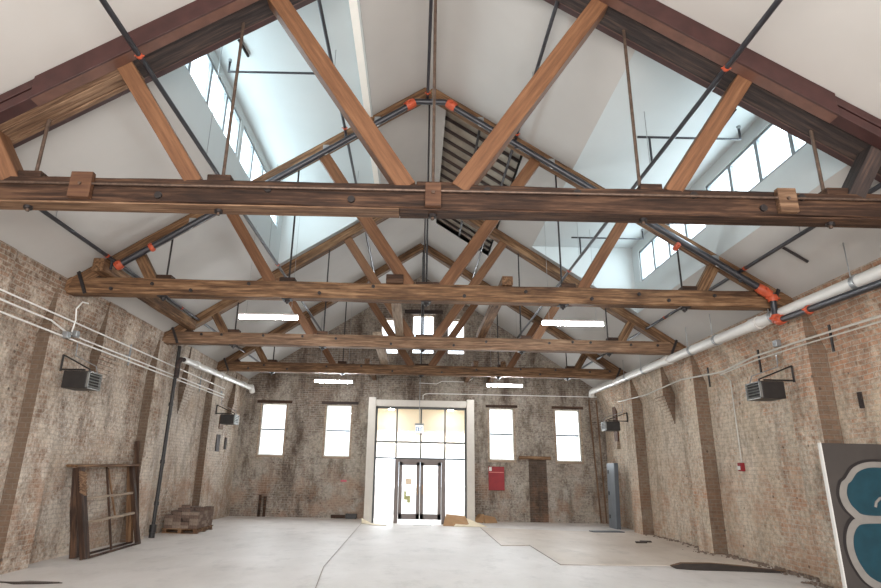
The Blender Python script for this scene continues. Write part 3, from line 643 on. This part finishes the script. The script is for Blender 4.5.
B().tube([(-6.42,15.33,0.0),(-6.42,15.33,0.12),(-6.42,15.33,0.13),(-6.42,15.33,0.3),(-6.42,15.33,0.31),(-6.42,15.37,4.8)],0.07,12,rs=[0.07,0.07,0.085,0.085,0.046,0.046]).obj('pipe_run',M_BLK,bp,smooth=True)
for z in (0.75,1.75,3.2): B().tube([(-6.42,15.34,z),(-6.42,15.34,z+0.09)],0.06,12).obj('pipe_collar',M_BLK,bp,smooth=True)

# ================================================================ ELECTRICAL
def conduit(pts,lab,r=0.016,group=None,mat=None):
    o=B().tube(pts,r,8).obj('conduit',mat or M_COND,smooth=True); return tag(o,lab,'conduit',group)
xc=-6.46
conduit([(xc,-4.5,4.28),(xc,10.2,4.25),(xc,19.6,4.22)],'topmost of the three pale conduits running along the left wall',group='left wall conduits')
conduit([(xc,-4.5,4.12),(xc,9.9,4.11),(xc,10.35,4.02),(xc,11,4.0),(xc,19.6,4.02)],'middle of the three pale conduits running along the left wall',group='left wall conduits')
conduit([(xc,-4.5,3.98),(xc,10.5,3.92),(xc,19.6,3.93)],'lowest of the three pale conduits running along the left wall',group='left wall conduits')
conduit([(xc,10.55,4.05),(xc,10.6,4.3),(xc,10.55,4.5),(xc,10.7,4.68),(xc,10.9,4.71)],'short bent conduit rising to the second truss on the left wall',0.014)
def jbox(p,lab): tag(B().box(p[0]-0.05,p[0]+0.05,p[1]-0.06,p[1]+0.06,p[2]-0.06,p[2]+0.06).obj('junction_box',M_GALV,bevel=0.01),lab,'junction box')
jbox((-6.42,10.35,3.95),'lower left small steel junction box on the left wall conduits')
jbox((-6.42,10.62,4.03),'upper right small steel junction box on the left wall conduits')
jbox((-6.64,19.75,4.1),'small steel junction box at the far end of left wall conduits')
for i,y in enumerate((12.9,17.4)):
    o=B().box(-6.50,-6.475,y-0.02,y+0.02,3.84,4.32).box(-6.74,-6.50,y-0.012,y+0.012,4.06,4.08).obj('conduit_bracket',M_GALV); tag(o,['galvanised bracket holding left wall conduits between second and third trusses','galvanised bracket holding left wall conduits beyond the downpipe'][i],'bracket')
xr=6.90
conduit([(xr,-4.5,4.0),(xr,8.3,4.05),(xr,10.1,4.08),(xr,11.6,4.08),(xr,12.9,3.98),(xr,15.0,4.12),(xr,17.4,4.02),(xr,19.8,4.10)],'longer and upper pale conduit running along the right wall',0.02,'right wall conduits',M_CONDR)
conduit([(xr,-4.5,3.90),(xr,8.3,3.97),(xr,10.2,4.0),(xr,11.6,4.0),(xr,13.0,3.93),(7.1,13.15,3.92),(7.22,13.2,3.83),(7.22,13.2,2.02)],'lower pale conduit on the right wall that turns down to the red strobe',0.014,'right wall conduits',M_CONDR)
jbox((6.87,10.75,4.17),'small steel junction box on the right wall conduits above the heater')
for i,y in enumerate((9.4,11.5,13.6)):
    o=B().box(6.925,6.95,y-0.02,y+0.02,3.74,4.2).obj('conduit_bracket',M_IRON); tag(o,['galvanised bracket on right wall conduits nearest the camera','galvanised bracket on right wall conduits just beyond the heater','galvanised bracket on right wall conduit beyond the strobe drop'][i],'bracket')
fs=thing('fire_strobe',(7.18,13.2,1.9),'small red fire alarm strobe on the right wall below a conduit','alarm')
B().box(7.16,7.25,13.14,13.28,1.84,2.02).obj('housing',M_RED,fs,bevel=0.01); B().box(7.13,7.162,13.17,13.25,1.87,1.95).obj('strobe_lens',M_PVC,fs,bevel=0.008)
yb2=YB-0.03
conduit([(0.28,yb2,4.35),(0.28,yb2,4.50),(0.36,yb2,4.56),(0.5,yb2,4.58),(7.0,yb2,4.58)],'pale conduit running right across the back wall above the entrance',0.016)
conduit([(0.12,yb2,4.98),(0.8,yb2,4.96),(1.0,yb2,5.06),(2.0,yb2,5.06),(2.2,yb2,5.2)],'short bent conduit on the back wall above the entrance, higher one',0.014)
# strip lights
def strip(x0,x1,y,z,lab):
    t=thing('strip_light',((x0+x1)/2,y,z),lab,'light','hanging fluorescent strip lights')
    B().box(x0,x1,y-0.05,y+0.05,z+0.035,z+0.07).obj('housing',M_PVC,t,bevel=0.005)
    B().tube([(x0+0.01,y,z),(x1-0.01,y,z)],0.042,10).obj('tube',M_TUBE,t,smooth=True)
    for x in (x0+0.15,x1-0.15): B().tube([(x,y,z+0.07),(x,y,roof(x))],0.004,5).obj('hanger_wire',M_GALV,t)
strip(-3.82,-2.56,11.95,4.78,'left hanging strip light between second and third trusses')
strip(2.67,3.98,11.95,4.78,'right hanging strip light between second and third trusses')
strip(-3.42,-2.16,19.5,4.53,'left hanging strip light beyond the farthest truss')
strip(2.39,3.60,19.5,4.52,'right hanging strip light beyond the farthest truss')
# exit sign
ex=thing('exit_sign',(0.14,20.3,2.95),'hanging lit exit sign on a long stem in front of the entrance glazing','sign')
B().tube([(0.14,20.3,3.26),(0.14,20.3,roof(0.14))],0.011,8).obj('stem',M_GALV,ex)
B().box(-0.01,0.30,20.27,20.33,3.21,3.27).obj('canopy',M_FRM,ex); B().box(0.01,0.28,20.28,20.32,2.95,3.21).obj('sign_face',M_SIGN,ex,bevel=0.006)
def letters(word,x0,z0,h,w,gap,y,mat,parent):
    t=h*0.16
    for ch in word:
        q=B()
        def bar(ax,az,bx_,bz): 
            a=Vector((ax,az)); b_=Vector((bx_,bz)); n_=(b_-a).normalized(); n_=Vector((-n_.y,n_.x))*t/2
            q.prism([tuple(a-n_),tuple(b_-n_),tuple(b_+n_),tuple(a+n_)],'y',y-0.006,y+0.001)
        x1=x0+w; zt_=z0+h
        if ch=='E': bar(x0,z0,x0,zt_); bar(x0,z0,x1,z0); bar(x0,z0+h/2,x1-w*.15,z0+h/2); bar(x0,zt_,x1,zt_)
        if ch=='X': bar(x0,z0,x1,zt_); bar(x0,zt_,x1,z0)
        if ch=='I': bar((x0+x1)/2,z0,(x0+x1)/2,zt_)
        if ch=='T': bar((x0+x1)/2,z0,(x0+x1)/2,zt_); bar(x0,zt_,x1,zt_)
        q.obj('letter',mat,parent); x0+=w+gap
letters('EXIT',0.035,3.01,0.13,0.042,0.017,20.279,M_LETTER,ex)

# ================================================================ UNIT HEATERS
def heater(sgn,xa,xb,y0,y1,z0,z1,wallx,lab):
    """box hung from the wall; louvred outlet on the face towards the room"""
    t=thing('unit_heater',((xa+xb)/2,(y0+y1)/2,z0),lab,'heater','wall hung unit heaters')
    B().box(min(xa,xb),max(xa,xb),y0,y1,z0,z1).obj('casing',M_BLK,t,bevel=0.012)
    x=xb; s=-1 if sgn>0 else 1      # outlet faces the room
    f=B(); x2=x+s*0.035
    lo,hi=min(x,x2),max(x,x2)
    f.box(lo,hi,y0,y0+0.025,z0,z1); f.box(lo,hi,y1-0.025,y1,z0,z1); f.box(lo,hi,y0,y1,z0,z0+0.02); f.box(lo,hi,y0,y1,z1-0.02,z1); f.obj('outlet_frame',M_LOUV,t)
    for i in range(5):
        z=z0+0.05+i*(z1-z0-0.1)/4
        B().prism([(x+s*0.005,z),(x+s*0.04,z-0.02),(x+s*0.045,z-0.012),(x+s*0.01,z+0.01)],'y',y0+0.03,y1-0.03).obj('louver',M_LOUV,t)
    yb_=y0+0.08; zt_=z1+0.30; xw=wallx
    B().tube([(xw-sgn*0.02,yb_,z1+0.0),(xw-sgn*0.02,yb_,zt_)],0.022,4).obj('bracket_post',M_BLK,t)
    B().tube([(xw-sgn*0.02,yb_,zt_),(xb+sgn*0.02,yb_,z1+0.04),(xb+sgn*0.02,yb_,z1)],0.016,6).obj('bracket_arm',M_BLK,t)
    B().tube([(xw-sgn*0.02,yb_,z1+0.03),(xb+sgn*0.1,yb_,z1+0.03)],0.016,4).obj('bracket_arm',M_BLK,t)
    B().tube([(xb+sgn*0.03,y1-0.06,z1),(xb+sgn*0.10,y1-0.03,z1+0.15),(xw-sgn*0.03,y1,z1+0.35),(xw-sgn*0.02,y1,z1+0.62)],0.01,6).obj('gas_line',M_GALV,t,smooth=True)
heater(-1,-6.37,-5.93,10.4,10.84,3.0,3.31,-6.5,'black unit heater with louvers on the left wall, nearer the camera')
heater(1,6.66,6.24,10.4,10.87,3.08,3.39,6.92,'black unit heater with louvers on the right wall, nearer the camera')
heater(-1,-6.30,-5.86,19.0,19.45,3.03,3.33,-6.5,'small-looking black unit heater on the left wall by the back corner')
heater(1,6.62,6.18,19.0,19.45,3.08,3.36,6.92,'small-looking black unit heater on the right wall by the back corner')

# ================================================================ THINGS ON THE FLOOR
# big salvaged timber frame leaning on the left wall
fr=thing('salvaged_window',(-6.3,13.2,0),'big salvaged timber window frame standing against the left wall','frame')
def P3(x,y,z): return (x-0.25*z,y,z+0.006)
def P4(x,y,z): return (x-0.15*z,y,z+0.006)
beam('post',P3(-6.10,11.75,0.0),P3(-6.10,11.75,1.62),0.20,0.11,M_OLD1,fr,0.012); beam('post',P4(-6.36,11.85,0.0),P4(-6.36,11.85,1.62),0.15,0.13,M_OLD1,fr,0.03)
beam('post',P3(-6.20,14.12,0.0),P3(-6.20,14.12,1.68),0.13,0.09,M_OLD1,fr,0.008); beam('post',P4(-6.42,14.18,0.0),P4(-6.42,14.18,1.66),0.12,0.12,M_OLD2,fr,0.008)
beam('top_rail',(-6.58,11.6,1.66),(-6.60,14.25,1.70),0.22,0.055,M_OLD2,fr,0.008)
for z in (1.05,0.62): beam('cross_rail',P3(-6.12,11.8,z),P3(-6.21,14.1,z+0.03),0.05,0.05,M_PALE,fr,0.003,0.004)
beam('bottom_rail',(-6.06,11.8,0.03),(-6.14,14.1,0.03),0.03,0.04,M_OLD1,fr,0.002,0.004); beam('bottom_rail',(-6.32,11.88,0.03),(-6.36,14.15,0.03),0.03,0.04,M_OLD1,fr,0.002,0.004)
beam('muntin',P3(-6.16,12.85,0.03),P3(-6.16,12.9,1.64),0.035,0.04,M_OLD1,fr,0.002,0.004); beam('muntin',P3(-6.18,13.15,0.62),P3(-6.18,13.0,1.62),0.03,0.035,M_OLD2,fr,0.002,0.004)
rg=B()
for i in range(8): rg.tube([(-6.47+0.012*i,11.74,1.55-0.045*i),(-6.42+0.012*i,11.62,1.55-0.05*i),(-6.34+0.012*i,11.70,1.52-0.055*i)],0.028,6)
rg.obj('rag',M_OLD3,fr,smooth=True)
tag(beam('leaning_board',(-6.30,14.29,0.03),(-6.655,14.27,2.25),0.04,0.10,M_OLD1,None,0.004),'dark narrow board leaning upright beside the timber frame on left wall','board')

# pallet of bricks
pa=thing('pallet',(-6.15,17.0,0),'low wooden pallet under the stack of bricks by the left wall','pallet')
px0,px1,py0,py1=-6.60,-5.70,16.38,17.62
for x in (px0,(px0+px1)/2-0.05,px1-0.1):
    B().box(x,x+0.1,py0,py1,0.022,0.10).obj('stringer',M_OLD2,pa,bevel=0.004)
for i in range(6):
    y=py0+i*(py1-py0-0.11)/5; B().box(px0-0.03,px1+0.03,y,y+0.11,0.10,0.122).obj('deck_board',M_OLD2,pa,bevel=0.003)
for y in (py0,(py0+py1)/2-0.05,py1-0.11): B().box(px0-0.02,px1+0.02,y,y+0.11,0.0,0.022).obj('bottom_board',M_OLD2,pa,bevel=0.003)
bme={}
def bmesh_(m,k):
    if (m,k) in bme: return bme[(m,k)]
    r_=random.Random(k*7+3); vs=[]; 
    b2=B(); L,Wd,Hh=0.212,0.104,0.082
    b2.box(-L/2,L/2,-Wd/2,Wd/2,0,Hh)
    vs=[(v.x+r_.uniform(-.005,.005),v.y+r_.uniform(-.003,.003),v.z-(r_.uniform(0,.003) if v.z>0.01 else 0)) for v in b2.v]
    me=D.meshes.new('brick'); me.from_pydata(vs,[],b2.f); me.materials.append(M_BRK if m==0 else M_BRK2); bme[(m,k)]=me; return me
bands=['bottom course','second course','third course','fourth course','fifth course','top course']
rb=random.Random(11)
def put(x,y,z,rz,lab,grp='old bricks stacked on the pallet'):
    o=D.objects.new('brick',bmesh_(int(rb.random()<0.3),rb.randrange(4))); C.objects.link(o); o.location=(x,y,z); o.rotation_euler=(0,0,rz); o['label']=lab; o['category']='brick'; o['group']=grp
bz=0.122
for layer in range(6):
    for i in range(4):
        for j in range(10):
            if layer>=4 and i==0 and j<3: continue
            if layer==5 and (rb.random()<0.55 or i==0): continue
            if layer==2 and i==2 and j==0: continue
            if layer==4 and rb.random()<0.12: continue
            x=px0+0.115+i*0.222+(0.03 if layer%2 and False else 0); y=py0+0.07+j*0.122
            place='facing the camera' if j==0 else ('facing the room' if i==3 else ('nearest the wall' if i==0 else 'inside the stack'))
            g_=' '.join(['bricks in the',bands[layer],place])
            put(x+rb.uniform(-.004,.004),y+rb.uniform(-.003,.003),bz+layer*0.083,rb.uniform(-.02,.02),'old brick in %s of the pallet stack, %s'%(bands[layer],place),g_)
put(-6.15,16.62,bz+6*0.083,0.5,'single old brick lying askew highest on the pallet stack','highest brick')

# entrance cardboard
def sheet(nm,pts,mat,lab,cat='cardboard',th=0.012):
    b2=B(); n=len(pts); b2.add(pts,[tuple(range(n))]); o=b2.obj(nm,mat); m_=o.modifiers.new('s','SOLIDIFY'); m_.thickness=th; m_.offset=1; return tag(o,lab,cat)
cb=thing('cardboard_box',(1.5,20.4,0),'flattened brown cardboard box folded open beside the entrance doors','cardboard box')
def panel(pts,mat,parent,nm='flap'):
    b2=B(); b2.add(pts,[tuple(range(len(pts)))]); o=b2.obj(nm,mat,parent,loc=(1.5,20.4,0)); m_=o.modifiers.new('s','SOLIDIFY'); m_.thickness=0.012; m_.offset=0
panel([(0.98,20.2,0.01),(1.10,20.62,0.34),(1.32,20.1,0.01)],M_CARD,cb); panel([(1.10,20.62,0.34),(1.75,20.66,0.28),(1.85,20.1,0.01),(1.32,20.1,0.01)],M_CARD,cb); panel([(1.32,20.0,0.015),(2.4,20.1,0.015),(2.1,20.5,0.10),(1.8,20.62,0.22),(1.5,20.5,0.16)],M_CARDW,cb,'lid')
cb2=thing('cardboard_box',(2.5,22,0),'small brown cardboard piece crumpled against the back wall right of the entrance','cardboard box')
panel([(2.1,21.9,0.01),(2.35,22.2,0.26),(2.5,21.8,0.28),(2.45,21.6,0.01)],M_CARD,cb2); panel([(2.5,21.8,0.28),(2.35,22.2,0.26),(2.95,22.25,0.16),(2.98,21.8,0.01),(2.5,21.6,0.01)],M_CARD,cb2)
cb3=thing('cardboard_box',(-1.4,20.3,0),'small cardboard scrap lying at the left foot of the entrance surround','cardboard box')
panel([(-1.72,20.6,0.16),(-1.4,20.5,0.02),(-0.85,19.8,0.012),(-1.3,19.9,0.012),(-1.7,20.4,0.02)],M_CARDW,cb3)
tag(B().prism([(0.0,20.2),(0.6,20.22),(0.62,20.45),(0.04,20.45)],'z',0.001,0.014).obj('paper_sheet',M_PVC),'flat white paper lying on the floor in front of the doors','paper')
# back wall bits
rn=thing('notice_board',(3.05,YB,1.1),'red board fixed to the back wall beneath the window right of the entrance','board')
B().box(2.77,3.36,YB-0.03,YB,1.08,1.92).obj('board_face',M_RED,rn,bevel=0.004); B().box(2.79,2.89,YB-0.036,YB-0.03,1.76,1.9).obj('paper_label',M_PVC,rn); B().box(2.80,3.34,YB-0.034,YB-0.03,1.70,1.73).obj('scratch_strip',plain('dusty_pink',(190,110,104)),rn)
for i,(x,z1) in enumerate(((-5.63,0.75),(-5.44,0.70))):
    tag(B().tube([(x,YB-0.06,0),(x,YB-0.06,z1)],0.05,10).obj('pipe_stub',M_OLD1,smooth=True),['rusty pipe stub by back wall below the leftmost window, left one','rusty pipe stub by back wall below the leftmost window, right one'][i],'pipe')
tag(B().box(-2.45,-2.05,22.25,22.47,0,0.17).obj('metal_box',M_BLK,bevel=0.01),'small black box on the floor against the back wall left of the entrance','box')
tag(B().box(-3.0,-2.48,22.38,22.47,0,0.12).obj('timber_offcut',M_OLD1,bevel=0.008),'dark timber offcut on the floor left of the small black box','timber')
for i,(xa,xb,y) in enumerate(((6.84,6.88,22.42),(7.0,7.08,22.3))):
    tag(beam('timber_strip',(xa,y,0.04),(xb-0.2+0.05*i,y+0.02,4.45),0.045,0.05,M_OLD3,None,0.003,0.004),['thin timber strip leaning in the back right corner, left one','thin timber strip leaning in the back right corner, right one'][i],'board')
# grey steel door leaning on the right wall
gd=thing('steel_door',(6.75,20.7,0),'grey steel door leaning on the right wall near the back corner','door')
def LX(x,z): return x+0.03*z
def slabx(nm,x0,x1,y0,y1,z0,z1,mat):
    b2=B(); b2.prism([(LX(x0,z0),z0),(LX(x1,z0),z0),(LX(x1,z1),z1),(LX(x0,z1),z1)],'y',y0,y1); return b2.obj(nm,mat,gd,bevel=0.004)
slabx('door_slab',6.70,6.82,20.35,21.1,0.0,2.10,M_STEELD); slabx('door_edge',6.71,6.84,20.32,20.35,0.0,2.10,M_STEELE)
for z in (0.3,1.05,1.75): slabx('hinge',6.685,6.70,20.9,21.0,z,z+0.12,M_IRON)
tag(B().prism([(5.55,19.0),(6.55,19.15),(6.5,19.5),(5.5,19.35)],'z',0.013,0.035).obj('plywood_sheet',M_STEELE),'flat thin sheet lying on the floor in front of the leaning steel door','sheet')
# torn flooring: dark hollow with a curled lip
tn=thing('torn_flooring',(6.1,12.2,0),'curled dark flooring flap torn up on the floor near the right wall','flooring')
b2=B(); top=[(5.05,12.25,0.03),(5.35,12.45,0.055),(5.9,12.42,0.075),(6.4,12.30,0.05),(6.9,12.08,0.025),(7.1,11.95,0.016)]; bot=[(5.08,12.12,0.014),(5.4,11.98,0.014),(5.9,11.97,0.014),(6.4,11.93,0.014),(6.9,11.86,0.014),(7.1,11.86,0.014)]
b2.add(top+bot,[(i+6,i+7,i+1,i) for i in range(5)]); o=b2.obj('hollow',M_DIRT,tn); m_=o.modifiers.new('s','SOLIDIFY'); m_.thickness=0.01
b2=B(); t2=[(x+0.03*math.sin(k*3),y+0.07+0.05*math.sin(k*2.3),z+0.012) for k,(x,y,z) in enumerate(top)]; b2.add(top+t2,[(i,i+1,i+7,i+6) for i in range(5)]); o=b2.obj('lip',M_OLD2,tn); m_=o.modifiers.new('s','SOLIDIFY'); m_.thickness=0.012
cr=B()
pts=[(-6.5,9.62),(-6.2,9.50),(-5.9,9.44),(-5.72,9.55),(-5.3,9.52),(-5.18,9.46),(-5.45,9.36),(-5.8,9.30),(-6.0,9.40),(-6.3,9.42),(-6.5,9.5)]
cr.prism(pts,'z',0.001,0.012); tag(cr.obj('debris_strip',M_DIRT),'dark torn strip of debris on the floor by the left wall, bottom left corner','debris')
for i,(x,y) in enumerate(((5.85,16.3),(6.05,16.5))):
    tag(B().prism([(x,y),(x+0.3,y+0.02),(x+0.34,y+0.2),(x+0.05,y+0.22)],'z',0.013,0.04).obj('rubble_piece',M_DIRT,bevel=0.005),['dark rubble piece by the right wall beyond the torn flooring, nearer one','dark rubble piece by the right wall beyond the torn flooring, farther one'][i],'rubble')
# ---- mortar rubble along the foot of the right wall (uncountable)
rr=random.Random(5); rbk=B()
for _ in range(420):
    y=rr.uniform(9.0,18.5) if rr.random()<0.6 else rr.uniform(10.6,14.2); x=XRR-abs(rr.gauss(0.0,0.13))-0.02; s_=rr.uniform(0.01,0.035)
    if any(a-0.05<y<a+0.78 for a in (10.0,14.35,18.62)): x-=0.33
    vs=[(x+dx*s_*rr.uniform(.6,1.1),y+dy*s_*rr.uniform(.6,1.1),0.012+(dz*s_*rr.uniform(.7,1.2) if dz>0 else 0)) for dx,dy,dz in ((-1,-1,0),(1,-1,0),(1,1,0),(-1,1,0),(-.6,-.6,1),(.6,-.6,1),(.6,.6,1),(-.6,.6,1))]
    rbk.add(vs,[(0,3,2,1),(4,5,6,7),(0,1,5,4),(1,2,6,5),(2,3,7,6),(3,0,4,7)])
o=rbk.obj('mortar_rubble',M_BRK2); o['kind']='stuff'; tag(o,'crumbled mortar rubble along the foot of the right wall','rubble')

# ================================================================ PAINTED BOARD
pb=thing('painted_board',(6.5,8.62,0),'dark painted board with teal graffiti standing at the right wall, cut by the frame','board')
yb_=8.6
B().box(5.90,7.2,yb_,yb_+0.05,0.0,2.21).obj('board',M_BOARD,pb,bevel=0.003); B().box(5.882,5.90,yb_-0.004,yb_+0.054,0.0,2.215).obj('pale_edge',M_PVC,pb)
def blob(pts,y,mat,nm,n=6):
    # smooth closed outline through pts (Catmull-Rom)
    out=[]; m=len(pts)
    for i in range(m):
        p0,p1,p2,p3=[Vector(pts[(i+k-1)%m]) for k in range(4)]
        for j in range(n):
            t=j/n; out.append(tuple(0.5*((2*p1)+(-p0+p2)*t+(2*p0-5*p1+4*p2-p3)*t*t+(-p0+3*p1-3*p2+p3)*t**3)))
    B().prism(out,'y',y-0.003,y).obj(nm,mat,pb)
def px2b(u,v): # board coordinates read off the photograph at the board's distance
    return (5.90+(u-821)*0.01365-(v-443)*0.00195*1.0*(1) , 2.21-(v-443)*0.0131)
UP=[(881,462),(866,463),(853,469),(845,480),(840,485),(838,497),(842,509),(850,518),(858,523),(881,524),(905,520),(918,500),(912,475),(898,464)]
LO=[(857,520),(849,524),(844,534),(843,547),(846,560),(852,572),(862,584),(880,592),(905,590),(920,565),(915,535),(900,520),(880,519)]
def sc(pts,k,dx=0,dy=0):
    cx=sum(p[0] for p in pts)/len(pts); cy=sum(p[1] for p in pts)/len(pts); return [((p[0]-cx)*k+cx+dx,(p[1]-cy)*k+cy+dy) for p in pts]
XCL=7.19
for k,dx,mat,nm,lay in ((1.06,-1.2,M_PBLK,'black_outline',1),(1.0,0,M_PGREY,'grey_outline',2),(0.80,1.0,M_TEAL,'teal_fill',3)):
    for shp in (UP,LO): 
        q=[px2b(*p) for p in sc(shp,k,dx,-1.0 if k>1 else 0)]; q=[(min(a,XCL),max(b_,0.02)) for a,b_ in q]
        blob(q,yb_-0.001-0.003*lay+0.001*(shp is LO),mat,nm)
B().tube([(px2b(*p)[0],yb_-0.014,px2b(*p)[1]) for p in ((874,509),(875,504),(879,500),(886,498),(893,502))],0.02,6).obj('grey_curl',M_PGREY,pb)
